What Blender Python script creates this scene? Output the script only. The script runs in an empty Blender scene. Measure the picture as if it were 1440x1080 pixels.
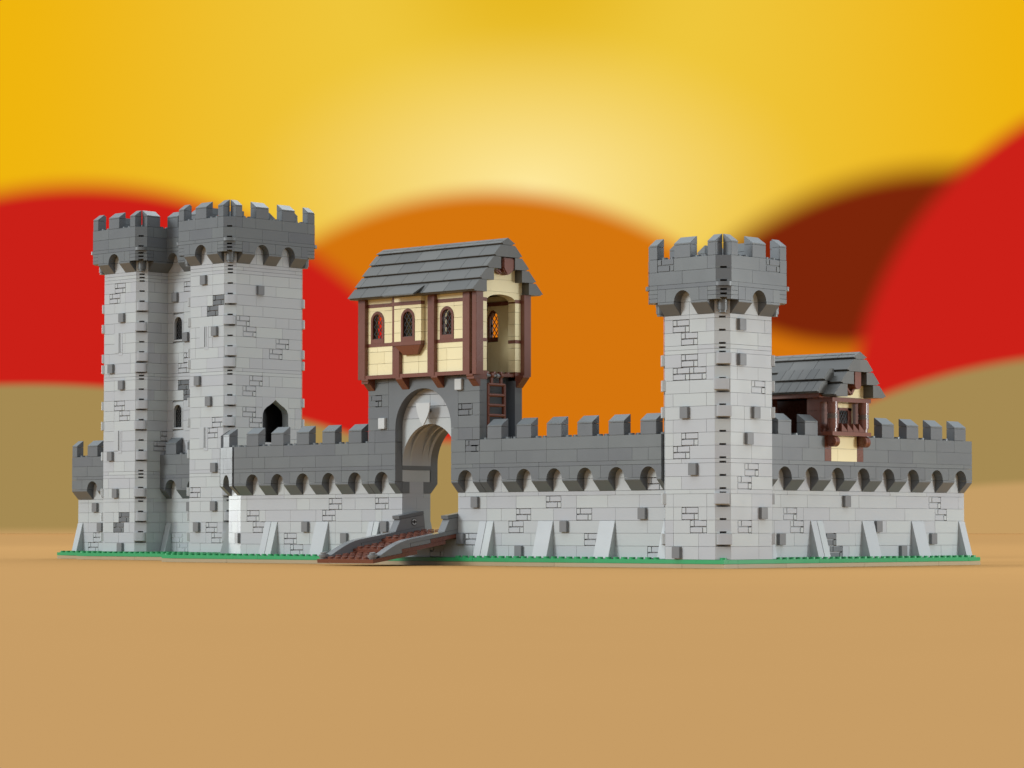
import bpy, bmesh, math, random
from mathutils import Vector
R = random.Random(7)
scene = bpy.context.scene
COL = scene.collection
SQ = math.sqrt(0.5)

# ------------------------------------------------------------------ nodes
def srgb(r, g, b):
    def f(c):
        c /= 255.0
        return c/12.92 if c <= 0.04045 else ((c+0.055)/1.055)**2.4
    return (f(r), f(g), f(b), 1.0)

def plastic(name, c1, c2=None, rough=0.24, wear=0.03, spec=0.5, mottled=0.0):
    """moulded plastic: each moulded piece (mesh island) is its own batch tint, faint scuffs vary the gloss"""
    m = bpy.data.materials.new(name); m.use_nodes = True
    nt = m.node_tree; n = nt.nodes; l = nt.links
    b = n['Principled BSDF']
    c2 = c2 or c1
    geo = n.new('ShaderNodeNewGeometry')
    mix = n.new('ShaderNodeMix'); mix.data_type = 'RGBA'
    mix.inputs[6].default_value = c1; mix.inputs[7].default_value = c2
    l.new(geo.outputs['Random Per Island'], mix.inputs[0])
    tc = n.new('ShaderNodeTexCoord')
    no = n.new('ShaderNodeTexNoise'); no.inputs['Scale'].default_value = 0.55; no.inputs['Detail'].default_value = 3
    l.new(tc.outputs['Object'], no.inputs['Vector'])
    mr = n.new('ShaderNodeMapRange'); mr.inputs[1].default_value = .3; mr.inputs[2].default_value = .7
    mr.inputs[3].default_value = rough-wear; mr.inputs[4].default_value = rough+wear
    l.new(no.outputs['Fac'], mr.inputs[0]); l.new(mr.outputs[0], b.inputs['Roughness'])
    if mottled > 0:
        m2 = n.new('ShaderNodeMix'); m2.data_type = 'RGBA'
        mr2 = n.new('ShaderNodeMapRange'); mr2.inputs[1].default_value = .45; mr2.inputs[2].default_value = .75
        mr2.inputs[3].default_value = 0; mr2.inputs[4].default_value = mottled
        l.new(no.outputs['Fac'], mr2.inputs[0]); l.new(mr2.outputs[0], m2.inputs[0])
        l.new(mix.outputs[2], m2.inputs[6]); m2.inputs[7].default_value = tuple(min(1, c*1.5) for c in c1[:3])+(1,)
        l.new(m2.outputs[2], b.inputs['Base Color'])
    else:
        l.new(mix.outputs[2], b.inputs['Base Color'])
    n2 = n.new('ShaderNodeTexNoise'); n2.inputs['Scale'].default_value = 0.9; n2.inputs['Detail'].default_value = 1
    l.new(tc.outputs['Object'], n2.inputs['Vector'])
    bp = n.new('ShaderNodeBump'); bp.inputs['Strength'].default_value = .12; bp.inputs['Distance'].default_value = .03
    l.new(n2.outputs['Fac'], bp.inputs['Height']); l.new(bp.outputs[0], b.inputs['Normal'])
    b.inputs['Specular IOR Level'].default_value = spec
    return m

LIGHT = plastic('light_grey_plastic', srgb(166,170,170), srgb(159,161,165), .24)
DARK  = plastic('dark_grey_plastic', srgb(94,98,99), srgb(86,89,93), .34)
STONE = plastic('stone_grey_plastic', srgb(112,113,114), srgb(106,107,109), .24)
PALE  = plastic('pale_grey_plastic', srgb(174,176,176), None, .3)
SLATE = plastic('roof_grey_plastic', srgb(81,80,77), srgb(66,66,64), .42, mottled=.08)
BROWN = plastic('reddish_brown_plastic', srgb(106,62,48), srgb(99,57,44), .27)
TAN   = plastic('tan_plastic', srgb(218,206,166), srgb(212,199,156), .3)
GREEN = plastic('green_plastic', srgb(42,140,86), srgb(36,131,79), .3)
SAND  = plastic('dark_tan_plastic', srgb(156,138,108), srgb(148,130,100), .35)
BLACK = plastic('black_plastic', srgb(20,20,22), None, .5)
GREYB = plastic('umber_plastic', srgb(80,66,58), None, .3)

# ------------------------------------------------------------------ geometry
class Frame:
    """s runs along a wall, d is the distance out of it, z is up"""
    def __init__(f, o, s, n): f.o = Vector((o[0], o[1], 0)); f.s = Vector((s[0], s[1], 0)); f.n = Vector((n[0], n[1], 0))
    def P(f, s, d, z): return f.o + f.s*s + f.n*d + Vector((0, 0, z))
def FR(y): return Frame((0, y), (1, 0), (0, -1))      # faces -Y
def RT(x): return Frame((x, 0), (0, 1), (1, 0))       # faces +X
def BK(y): return Frame((0, y), (1, 0), (0, 1))
def LF(x): return Frame((x, 0), (0, 1), (-1, 0))

class MB:
    def __init__(s): s.v = []; s.f = []
    def prism(s, pts, ext):
        n = len(pts); b = len(s.v)
        s.v += [Vector(p) for p in pts] + [Vector(p)+ext for p in pts]
        s.f.append([b+i for i in range(n)][::-1]); s.f.append([b+n+i for i in range(n)])
        for i in range(n): s.f.append([b+i, b+(i+1) % n, b+n+(i+1) % n, b+n+i])
        return s
    def box(s, fr, a0, a1, d0, d1, z0, z1):
        return s.prism([fr.P(a0, d0, z0), fr.P(a1, d0, z0), fr.P(a1, d1, z0), fr.P(a0, d1, z0)], Vector((0, 0, z1-z0)))
    def sz(s, fr, pts, d0, d1): return s.prism([fr.P(a, d0, z) for a, z in pts], fr.n*(d1-d0))
    def dz(s, fr, pts, a0, a1): return s.prism([fr.P(a0, d, z) for d, z in pts], fr.s*(a1-a0))
    def sd(s, fr, pts, z0, z1): return s.prism([fr.P(a, d, z0) for a, d in pts], Vector((0, 0, z1-z0)))
    def cyl(s, c, r, ext, n=14):
        e = Vector(ext).normalized(); a = e.orthogonal().normalized(); b = e.cross(a)
        return s.prism([Vector(c)+(a*math.cos(2*math.pi*i/n)+b*math.sin(2*math.pi*i/n))*r for i in range(n)], Vector(ext))
    def bar(s, p, q, w, h, up=(0, 0, 1)):
        p = Vector(p); q = Vector(q); e = (q-p).normalized(); a = e.cross(Vector(up)).normalized(); b = a.cross(e)
        return s.prism([p+a*w/2+b*h/2, p-a*w/2+b*h/2, p-a*w/2-b*h/2, p+a*w/2-b*h/2], q-p)

WL = {}
def wl(o): return WL.get(o.name, Vector((0, 0, 0)))
def obj(name, mb, mat, parent=None, bevel=0, at=None, label=None):
    pos = Vector(at) if at is not None else (wl(parent) if parent else Vector((0, 0, 0)))
    me = bpy.data.meshes.new(name)
    me.from_pydata([tuple(v-pos) for v in mb.v], [], mb.f)
    bm = bmesh.new(); bm.from_mesh(me)
    bmesh.ops.recalc_face_normals(bm, faces=bm.faces)
    if bevel:
        bmesh.ops.bevel(bm, geom=[e for e in bm.edges if len(e.link_faces) == 2 and e.calc_face_angle(0) > .6], offset=bevel, segments=2, affect='EDGES', clamp_overlap=True)
    for f in bm.faces: f.smooth = True
    bm.to_mesh(me); bm.free()
    me.set_sharp_from_angle(angle=math.radians(32))
    me.materials.append(mat)
    o = bpy.data.objects.new(name, me); COL.objects.link(o)
    WL[o.name] = pos
    if parent: o.parent = parent; o.location = pos-wl(parent)
    else: o.location = pos
    if label: o['label'] = label
    return o
def thing(name, label, cat, loc, group=None):
    o = bpy.data.objects.new(name, None); COL.objects.link(o)
    o.location = loc; WL[o.name] = Vector(loc); o.empty_display_size = .5
    o['label'] = label; o['category'] = cat
    if group: o['group'] = group
    return o

B = 1.2; PL = .4; G = .014
def rows(z, spec):
    out = []
    for c in spec:
        h = B if c == 'B' else PL
        out.append((z, z+h)); z += h
    return out
def lay(mb, fr, s0, s1, layers, res=(), d=0.0, thick=.3):
    for z0, z1 in layers:
        segs = [(s0, s1)]
        for a, b, za, zb in res:
            if zb > z0+.05 and za < z1-.05:
                ns = []
                for p, q in segs:
                    if b <= p+.01 or a >= q-.01: ns.append((p, q)); continue
                    if a > p+.01: ns.append((p, a))
                    if b < q-.01: ns.append((b, q))
                segs = ns
        plate = z1-z0 < .6
        for p, q in segs:
            x = p; first = True
            while x < q-.01:
                w = R.choice([6, 8, 8, 10] if plate else [2, 3, 4, 4, 4, 6, 8])
                if first: w = R.choice([1, 2, 3, 4]); first = False
                e = min(q, x+w)
                if q-e < .9: e = q
                mb.box(fr, x+G, e-G, d-thick, d+R.uniform(-.006, .006), z0+G, z1-G)
                x = e
def holed(mb, fr, s0, s1, z0, z1, d0, d1, holes=()):
    holes = sorted(holes)
    if not holes: mb.box(fr, s0, s1, d0, d1, z0, z1); return
    x = s0
    for a, b, za, zb in holes:
        if a > x: mb.box(fr, x, a, d0, d1, z0, z1)
        if za > z0: mb.box(fr, a, b, d0, d1, z0, za)
        if zb < z1: mb.box(fr, a, b, d0, d1, zb, z1)
        x = b
    if x < s1: mb.box(fr, x, s1, d0, d1, z0, z1)

def masonry(root, fr, s, z, mat, w=2.0):
    mb = MB(); g = .1
    mb.box(fr, s+G, s+w-G, -.45, -.27, z+G, z+B-G)
    m = z+B/2; h = .13
    for a, b, c, d_ in ((s+.05, s+w*.25-g/2, m+h/2, z+B-.07), (s+w*.25+g/2, s+w-.05, m+h/2, z+B-.07), (s+.05, s+w*.75-g/2, z+h*.6, m-h/2), (s+w*.75+g/2, s+w-.05, z+h*.6, m-h/2)):
        mb.box(fr, a, b, -.3, .0, c, d_)
    obj('masonry_brick', mb, mat, root)
def stone(root, fr, s, ztop, mat):
    mb = MB(); mb.box(fr, s+.03, s+.97, -.2, .32, ztop-1.1, ztop-.03)
    obj('protruding_stone', mb, mat, root, bevel=.025)
def buttress(root, fr, a, b, seam=False):
    mb = MB()
    prof = [(-.1, .02), (1, .02), (1, .14), (.06, 3.57), (-.1, 3.57)]
    if seam:
        m = (a+b)/2; mb.dz(fr, prof, a+.02, m-.025); mb.dz(fr, prof, m+.025, b-.02)
    else: mb.dz(fr, prof, a+.02, b-.02)
    obj('buttress', mb, LIGHT, root, bevel=.02)
def stud(mb, p, r=.3, h=.2, n=14): mb.cyl(p, r, (0, 0, h), n)

def merlon(root, fr, a, b, z, d1, mat=None):
    mat = mat or DARK
    mb = MB(); mb.box(fr, a+.02, b-.02, d1-1+.02, d1-.01, z+.01, z+B-.02)
    o = obj('merlon', mb, mat, root, bevel=.025)
    mb = MB(); z += B
    mb.dz(fr, [(d1+.0, z), (d1+.0, z+.13), (d1-.93, z+.78), (d1-.98, z+.78), (d1-.98, z)], a+.01, b-.01)
    obj('coping', mb, mat, o, bevel=.03)

def arch_piece(mb, fr, a, b, z0, z1, o0, o1, zs, rise, d0, d1, n=14):
    """block from a..b, z0..z1 with an arched opening o0..o1 cut from below; springs at zs"""
    c = (o0+o1)/2; r = (o1-o0)/2
    pts = [(a, z0), (o0, z0)]
    if zs > z0: pts.append((o0, zs))
    for i in range(1, n):
        t = math.pi*(1-i/n); pts.append((c+r*math.cos(t), zs+rise*math.sin(t)))
    if zs > z0: pts.append((o1, zs))
    pts += [(o1, z0), (b, z0), (b, z1), (a, z1)]
    # split at the crown so that each half stays well shaped
    k = len(pts); mid = (c, zs+rise)
    left = [p for p in pts[:-2] if p[0] < c-1e-4]+[mid, (c, z1), (a, z1)]
    right = [mid]+[p for p in pts[:-2] if p[0] > c+1e-4]+[(b, z1), (c, z1)]
    def tiles(ps, side):
        pass
    # columns (each a convex quad) welded by shared faces
    xs = [a, o0]+[c+r*math.cos(math.pi*(1-i/n)) for i in range(1, n)]+[o1, b]
    hs = [z0, None]+[zs+rise*math.sin(math.pi*(1-i/n)) for i in range(1, n)]+[None, z0]
    base = len(mb.v)
    outline = [(a, z0), (o0, z0)]+([(o0, zs)] if zs > z0+1e-4 else [])+[(xs[i], hs[i]) for i in range(2, n+1)]+([(o1, zs)] if zs > z0+1e-4 else [])+[(o1, z0), (b, z0), (b, z1), (a, z1)]
    m = len(outline)
    mb.v += [fr.P(s, d0, z) for s, z in outline]+[fr.P(s, d1, z) for s, z in outline]
    from mathutils.geometry import tessellate_polygon
    tri = tessellate_polygon([[Vector((s, z, 0)) for s, z in outline]])
    for t in tri:
        mb.f.append([base+i for i in t]); mb.f.append([base+m+i for i in t][::-1])
    for i in range(m):
        j = (i+1) % m
        if abs(outline[i][0]-outline[j][0])+abs(outline[i][1]-outline[j][1]) < 1e-6: continue
        mb.f.append([base+i, base+j, base+m+j, base+m+i])

def corbel(root, fr, a, b, z, d=0.0, mat=None, name='corbel'):
    mb = MB(); mb.dz(fr, [(d-.1, z+.01), (d+.04, z+.01), (d+1, z+B-.2), (d+1, z+B-.01), (d-.1, z+B-.01)], a+.015, b-.015)
    obj(name, mb, mat or DARK, root, bevel=.02)

def parapet(root, fr, s0, s1, zc, openings, merlons, masons=(), gaps=(), studs=True, thick=2.0, corbels=None, holes=(), mat=None, chop=None):
    mat = mat or DARK
    mb = MB(); z2 = zc+B; z3 = z2+B; z4 = z3+PL; zt = z4+2*B
    # arch course
    edges = sorted(openings); x = s0
    cuts = []
    for o in edges:
        a = max(s0, o-1); b = min(s1, o+3)
        if a > x+.05: cuts.append((x, a, None))
        cuts.append((max(x, a), b, o)); x = b
    if x < s1-.05: cuts.append((x, s1, None))
    for a, b, o in cuts:
        if o is None: mb.box(fr, a+G, b-G, -.05, 1, z2+G, z3-G)
        else: arch_piece(mb, fr, a+G, b-G, z2+G, z3-G, max(o, a+.08), min(o+2, b-.08), z2+G, 1.0, -.05, 1)
    lay(mb, fr, s0, s1, [(z3, z4)], d=1.0, thick=1.05)
    res = [(m, m+2, z, z+B) for m, z in masons]+list(holes)
    lay(mb, fr, s0, s1, [(z4, z4+B), (z4+B, zt)], res=res, d=1.0)
    holed(mb, fr, s0+.03, s1-.03, z3+.02, zt-.03, .9-thick, .9)
    if studs:
        s = s0+.5
        while s < s1:
            if not any(a-.1 < s < b+.1 for a, b in merlons) and not any(a < s < b and zb >= zt-.1 for a, b, za, zb in holes):
                stud(mb, fr.P(s, .5, zt-.03)); stud(mb, fr.P(s, -.5, zt-.03))
            s += 1
    obj('parapet', mb, mat, root)
    for m, z in masons:
        f2 = Frame(fr.P(0, 1, 0), fr.s, fr.n); masonry(root, f2, m, z, mat)
    if corbels is None:
        corbels = []; x = s0
        for o in edges:
            if o-x > .3: corbels.append((x, o))
            x = o+2
        if s1-x > .3: corbels.append((x, s1))
    for a, b in corbels: corbel(root, fr, a, b, zc, mat=mat)
    for a, b in merlons: merlon(root, fr, a, b, zt, 1.0, mat=mat)

def snapz(z, layers):
    for z0, z1 in layers:
        if z0-.02 <= z < z1: return z0
    return z

def facade_feats(root, fr, feats, off):
    """returns intervals the bricks must leave free"""
    res = []
    for f in feats:
        k = f[0]
        if k in 'MD':
            w = f[3] if len(f) > 3 else 2
            masonry(root, fr, f[1]+off, f[2], LIGHT if k == 'M' else DARK, w); res.append((f[1]+off, f[1]+off+w, f[2], f[2]+B))
        elif k == 'P': stone(root, fr, f[1]+off, f[2]+B, STONE)
    return res

def wall(name, label, fr, s0, s1, feats, off, butts, openings, merlons, loc, masons=(), thick=4.0, H=6.4, holes=(), pmasons=(), group='curtain walls of the castle', parapet_range=None, phole=(), chamfer=False):
    root = thing(name, label, 'wall', loc, group)
    L = rows(0, 'BBBBB')+[(6.0, 6.4), (6.4, 7.6), (7.6, 8.8)]
    res = facade_feats(root, fr, feats, off)
    mb = MB(); lay(mb, fr, s0, s1, L, res=res)
    holed(mb, fr, s0+.02, s1-.02, 0.02, 8.78, -thick, -.26)
    obj('wall_face', mb, LIGHT, root)
    for b in butts: buttress(root, fr, *b)
    p0, p1 = parapet_range or (s0, s1)
    parapet(root, fr, p0, p1, H, openings, merlons, masons=pmasons, holes=phole)
    return root

# chamfered corner stack
def chamfer(mb, cx, cy, sx, sy, layers, notch=True, wide=()):
    A = Vector((cx-sx, cy, 0)); Bp = Vector((cx, cy-sy, 0))
    u = (Bp-A).normalized(); m = Vector((-sx*SQ, -sy*SQ, 0)); W = math.sqrt(2)
    def P(a, d, z): return A+u*a+m*d+Vector((0, 0, z))
    for z0, z1 in layers:
        z0 += G; z1 -= G
        nz = z0+(.17 if notch else 0)
        mb.prism([P(0, 0, nz), P(W, 0, nz), P(W/2, W/2, nz)], Vector((0, 0, z1-nz)))
        if notch:
            q = .08 if any(z0-.05 <= w_ < z1+.05 for w_ in wide) else .40
            mb.prism([P(0, 0, z0), P(q, 0, z0), P(q, q, z0)], Vector((0, 0, nz-z0)))
            mb.prism([P(W, 0, z0), P(W-q, q, z0), P(W-q, 0, z0)], Vector((0, 0, nz-z0)))
def quoin(root, cx, cy, sx, sy, z, alt):
    A = Vector((cx-sx, cy, 0)); Bp = Vector((cx, cy-sy, 0)); u = (Bp-A).normalized(); n = Vector((sx*SQ, sy*SQ, 0)); mid = (A+Bp)/2+u*(.13*alt)
    fr = Frame(mid, u, n); mb = MB(); h = 1.0
    zz = z-h/2+.07
    pts = [(-.68, -.2), (-.68, .24), (-.6, .29), (-.3, .31), (.3, .31), (.6, .29), (.68, .24), (.68, -.2)]
    mb.sd(fr, pts, zz, zz+h)
    obj('quoin_block', mb, LIGHT, root, bevel=.02)

def crown(root, x0, x1, y0, y1, zc, fm, masons=None):
    """fm: dict face -> (openings, merlons) in studs from the crown corner; faces F,R,B,L"""
    masons = masons or {}
    cx0, cx1, cy0, cy1 = x0-1, x1+1, y0-1, y1+1
    z2 = zc+B; z3 = z2+B; z4 = z3+PL; zt = z4+2*B
    faces = {'F': (FR(y0), cx0, cx1), 'R': (RT(x1), cy0, cy1), 'B': (BK(y1), cx0, cx1), 'L': (LF(x0), cy0, cy1)}
    mb = MB()
    for k, (fr, a0, a1) in faces.items():
        ops, mer = fm.get(k, ([], []))
        x = a0+2; cuts = []
        for o in [a0+o for o in ops]:
            if o-1 > x+.05: cuts.append((x, o-1, None))
            cuts.append((max(x, o-1), min(a1-2, o+3), o)); x = min(a1-2, o+3)
        if x < a1-2.05: cuts.append((x, a1-2, None))
        for a, b, o in cuts:
            if o is None: mb.box(fr, a+G, b-G, -.05, 1, z2+G, z3-G)
            else: arch_piece(mb, fr, a+G, b-G, z2+G, z3-G, max(o, a+.1), min(o+2, b-.1), z2+G, 1.0, -.05, 1)
        lay(mb, fr, a0+1, a1-1, [(z3, z4)], d=1.0, thick=1.0)
        for p_, q_ in ((a0+1, a0+2), (a1-2, a1-1)):
            for i in range(3): mb.box(fr, p_, q_-G, -.2, .985, z2+i*PL+G, z2+(i+1)*PL-G)
        ms = masons.get(k, [])
        lay(mb, fr, a0+1, a1-1, [(z4, z4+B), (z4+B, zt)], res=[(m, m+2, z, z+B) for m, z in ms], d=1.0)
        holed(mb, fr, a0+1, a1-1, z3+.02, zt-.03, .05, .9)
        f2 = Frame(fr.P(0, 1, 0), fr.s, fr.n)
        for m, z in ms: masonry(root, f2, m, z, DARK)
        s = a0+1.5
        while s < a1-1:
            if not any(a0+p-.1 < s < a0+q+.1 for p, q in mer): stud(mb, fr.P(s, .5, zt-.03))
            s += 1
        # corbels between the openings
        x = a0+2; cb = []
        for o in [a0+o for o in ops]:
            if o-x > .3: cb.append((x, o))
            x = o+2
        if a1-2-x > .3: cb.append((x, a1-2))
        for a, b in cb: corbel(root, fr, a, b, zc)
        for p, q in mer: merlon(root, fr, a0+p, a0+q, zt, 1.0)
    mb.box(FR(y0), x0, x1, -(y1-y0), 0, z4, zt-.9)          # floor of the fighting deck
    mb2 = MB()
    for cx, sx in ((cx0, -1), (cx1, 1)):
        for cy, sy in ((cy0, -1), (cy1, 1)):
            chamfer(mb, cx, cy, sx, sy, [(z4, z4+B), (z4+B, zt)])
            # quarter-round corner plates
            chamfer(mb, cx-sx*.015, cy-sy*.015, sx, sy, [(z2, z2+PL), (z2+PL, z2+2*PL), (z2+2*PL, z3)])
            for i in (3,):
                r = 1.0; e = 1.0
                c = Vector((cx-sx*e, cy-sy*e, 0)); pts = [c]
                off = .0
                for k in range(11):
                    t = math.pi/2*k/10
                    pts.append(c+Vector((sx*(r-off)*math.cos(t), sy*(r-off)*math.sin(t), 0)))
                za = z2+i*PL
                mb.prism([p+Vector((0, 0, za+.015)) for p in pts], Vector((0, 0, PL-.03)))
            p = Vector((cx-sx*1.30, cy-sy*1.30, zc+.05))
            mb2 = MB(); mb2.cyl(p+Vector((0, 0, .22)), .46, (0, 0, B-.25), 20); mb2.cyl(p, .37, (0, 0, .24), 20)
            obj('corner_boss', mb2, DARK, root)
    obj('crown', mb, DARK, root)

def tower(name, label, x0, x1, y0, y1, spec, off_f, off_r, ff, fr_, quoins, crownfm, masons=None, hole_r=(), group=None):
    root = thing(name, label, 'tower', ((x0+x1)/2, (y0+y1)/2, 0), group)
    L = rows(0, spec); zc = L[-1][1]
    Lx = L+[(zc, zc+B), (zc+B, zc+2*B)]
    mb = MB()
    resf = facade_feats(root, FR(y0), ff, off_f)
    resr = facade_feats(root, RT(x1), fr_, off_r)+list(hole_r)
    for fr, a0, a1, res in ((FR(y0), x0, x1, resf), (RT(x1), y0, y1, resr), (BK(y1), x0, x1, []), (LF(x0), y0, y1, [])):
        lay(mb, fr, a0+1, a1-1, Lx, res=res)
        holed(mb, fr, a0+1, a1-1, .02, Lx[-1][1], -1, -.26, holes=res if hole_r and fr.n.x > .5 and False else (list(hole_r) if fr.n.x > .5 else ()))
    for cx, sx in ((x0, -1), (x1, 1)):
        for cy, sy in ((y0, -1), (y1, 1)):
            chamfer(mb, cx, cy, sx, sy, L, notch=True, wide=quoins)
            chamfer(mb, cx, cy, sx, sy, Lx[-2:], notch=False)
    obj('tower_shaft', mb, LIGHT, root)
    for i, z in enumerate(quoins):
        for cx, sx, cy, sy in ((x1, 1, y0, -1), (x0, -1, y0, -1), (x1, 1, y1, 1)):
            quoin(root, cx, cy, sx, sy, z, 1 if i % 2 == 0 else -1)
    crown(root, x0, x1, y0, y1, zc, crownfm, masons)
    return root

def lattice(root, fr, a, b, z0, z1, d, step=.45, w=.06, arch=False, name='lattice'):
    """diamond leading: crossing bars clipped to an (arched) opening"""
    mb = MB(); c = (a+b)/2; r = (b-a)/2
    def inside(s, z):
        if s < a or s > b or z < z0: return False
        if arch:
            zs = z1-r
            return z <= zs or (s-c)**2+(z-zs)**2 <= r*r
        return z <= z1
    k = 1.35
    for sg in (1, -1):
        t = -8.0
        while t < 8:
            pts = []; N = 60
            for i in range(N+1):
                s = a+(b-a)*i/N; z = z0+(z1-z0)*.5+t*step*k+sg*(s-c)*k
                if inside(s, z): pts.append((s, z))
            if len(pts) > 2:
                p = pts[0]; q = pts[-1]
                mb.bar(fr.P(p[0], d+.02*sg, p[1]), fr.P(q[0], d+.02*sg, q[1]), w, w, up=fr.n)
            t += 1
    zt = z1-r if arch else z1
    mb.box(fr, a, a+w, d-.05, d+.05, z0, zt); mb.box(fr, b-w, b, d-.05, d+.05, z0, zt)
    mb.box(fr, a, b, d-.05, d+.05, z0, z0+w)
    return obj(name, mb, BLACK, root)

def ring(mb, fr, c, z0, zt, ro, ri, d0, d1, n=12):
    """arched frame: outer half width ro, inner ri, top at zt, feet at z0"""
    zs = zt-ro
    for s0, s1 in ((c-ro, c-ri), (c+ri, c+ro)): mb.box(fr, s0, s1, d0, d1, z0, zs)
    for i in range(n):
        t0 = math.pi*i/n; t1 = math.pi*(i+1)/n
        mb.sz(fr, [(c+ro*math.cos(t0), zs+ro*math.sin(t0)), (c+ro*math.cos(t1), zs+ro*math.sin(t1)), (c+ri*math.cos(t1), zs+ri*math.sin(t1)), (c+ri*math.cos(t0), zs+ri*math.sin(t0))], d0, d1)

# ================================================================== SETTING
def mth(nt, op, *a):
    n = nt.nodes.new('ShaderNodeMath'); n.operation = op
    for i, x in enumerate(a):
        if isinstance(x, (int, float)): n.inputs[i].default_value = x
        else: nt.links.new(x, n.inputs[i])
    return n.outputs[0]
CAM = Vector((167.217, -200.768, 2.6885)); YAW = -.7678; PITCH = .0507; FPX = 4049.49
DB = 3000.0
view = Vector((math.sin(YAW), math.cos(YAW), 0)); right = Vector((math.cos(YAW), -math.sin(YAW), 0))
KX = DB/FPX                       # studs on the backdrop per photo pixel
centre = CAM+view*DB
mesh = bpy.data.meshes.new('sky')
W2 = 1500*KX
mesh.from_pydata([(-W2, 0, -60), (W2, 0, -60), (W2, 0, 1200*KX), (-W2, 0, 1200*KX)], [], [(0, 1, 2, 3)])
sky = bpy.data.objects.new('sky', mesh); COL.objects.link(sky)
sky.location = (centre.x, centre.y, CAM.z); sky.rotation_euler = (0, 0, math.atan2(right.y, right.x))
sky['kind'] = 'structure'; sky['label'] = 'soft focus sunset backdrop of yellow sky over red, orange and brown dunes'
m = bpy.data.materials.new('printed_sunset_backdrop'); m.use_nodes = True; nt = m.node_tree; nt.nodes.clear()
tc = nt.nodes.new('ShaderNodeTexCoord'); sep = nt.nodes.new('ShaderNodeSeparateXYZ'); nt.links.new(tc.outputs['Object'], sep.inputs[0])
X = mth(nt, 'MULTIPLY_ADD', sep.outputs[0], 1/KX, 720.0)       # photo-sized units printed on the backdrop
Y = mth(nt, 'MULTIPLY_ADD', sep.outputs[2], -1/KX, 745.2)
def mixc(f, a, b):
    n = nt.nodes.new('ShaderNodeMix'); n.data_type = 'RGBA'
    if isinstance(f, float): n.inputs[0].default_value = f
    else: nt.links.new(f, n.inputs[0])
    for i, c in ((6, a), (7, b)):
        if isinstance(c, tuple): n.inputs[i].default_value = c
        else: nt.links.new(c, n.inputs[i])
    return n.outputs[2]
def sstep(x, lo, hi):
    n = nt.nodes.new('ShaderNodeMapRange'); n.interpolation_type = 'SMOOTHSTEP'; n.clamp = True
    nt.links.new(x, n.inputs[0]); n.inputs[1].default_value = lo; n.inputs[2].default_value = hi; n.inputs[3].default_value = 0; n.inputs[4].default_value = 1
    return n.outputs[0]
def dist(cx, cy, kx=1.0, ky=1.0):
    dx = mth(nt, 'MULTIPLY', mth(nt, 'SUBTRACT', X, cx), kx); dy = mth(nt, 'MULTIPLY', mth(nt, 'SUBTRACT', Y, cy), ky)
    return mth(nt, 'SQRT', mth(nt, 'ADD', mth(nt, 'MULTIPLY', dx, dx), mth(nt, 'MULTIPLY', dy, dy)))
def inv(x): return mth(nt, 'SUBTRACT', 1.0, x)
def disc(cx, cy, r, blur, kx=1.0, ky=1.0): return inv(sstep(dist(cx, cy, kx, ky), r-blur, r+blur))
edge = srgb(239, 181, 14); midc = srgb(239, 200, 62)
ax = mth(nt, 'ABSOLUTE', mth(nt, 'SUBTRACT', X, 745.0))
c = mixc(sstep(ax, 120.0, 760.0), midc, edge)
c = mixc(mth(nt, 'MULTIPLY', inv(sstep(dist(742, -60, .8, 1.0), 20, 230)), .8), c, srgb(228, 180, 20))
glow = mth(nt, 'POWER', mth(nt, 'MAXIMUM', mth(nt, 'SUBTRACT', 1.0, mth(nt, 'MULTIPLY', dist(748, 262, .60, 1.05), 1/250)), 0.0), 1.5)
c = mixc(glow, c, srgb(255, 233, 156))
c = mixc(disc(1180, 760, 360, 22, .9, 1.0), c, srgb(212, 117, 14))
c = mixc(disc(690, 766, 498, 23), c, srgb(212, 117, 14))
br = mth(nt, 'MULTIPLY', disc(1340, 745, 511, 32), mth(nt, 'MULTIPLY', disc(1195, 215, 268, 20, .9, 1.0), 1.0))
c = mixc(br, c, srgb(124, 37, 10))
c = mixc(disc(110, 858, 600, 24), c, srgb(203, 32, 24))
c = mixc(disc(1719, 619, 527, 22), c, srgb(203, 32, 24))
ol = mth(nt, 'MAXIMUM', disc(40, 2040, 1500, 9), disc(1559, 1377, 880, 12))
ol = mth(nt, 'MAXIMUM', ol, sstep(Y, 610, 630))
c = mixc(ol, c, srgb(165, 138, 82))
tn = mth(nt, 'MAXIMUM', sstep(Y, 738, 754), disc(1500, 1670, 993, 8, .8, 1.0))
c = mixc(tn, c, srgb(196, 157, 101))
em = nt.nodes.new('ShaderNodeEmission'); nt.links.new(c, em.inputs[0]); out = nt.nodes.new('ShaderNodeOutputMaterial'); nt.links.new(em.outputs[0], out.inputs[0])
mesh.materials.append(m)

gm = bpy.data.materials.new('sandy_ground'); gm.use_nodes = True; nt2 = gm.node_tree
b_ = nt2.nodes.new('ShaderNodeBsdfDiffuse'); nt2.links.new(b_.outputs[0], nt2.nodes['Material Output'].inputs[0])
tcg = nt2.nodes.new('ShaderNodeTexCoord'); ng = nt2.nodes.new('ShaderNodeTexNoise'); ng.inputs['Scale'].default_value = .05
nt2.links.new(tcg.outputs['Object'], ng.inputs['Vector'])
mg = nt2.nodes.new('ShaderNodeMix'); mg.data_type = 'RGBA'; nt2.links.new(ng.outputs['Fac'], mg.inputs[0])
GC = (.352, .193, .071)
mg.inputs[6].default_value = tuple(x*.985 for x in GC)+(1,); mg.inputs[7].default_value = tuple(x*1.015 for x in GC)+(1,)
nt2.links.new(mg.outputs[2], b_.inputs['Color'])
gme = bpy.data.meshes.new('ground'); S_ = 5200
gme.from_pydata([(-S_, -S_, 0), (S_, -S_, 0), (S_, S_, 0), (-S_, S_, 0)], [], [(0, 1, 2, 3)])
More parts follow.
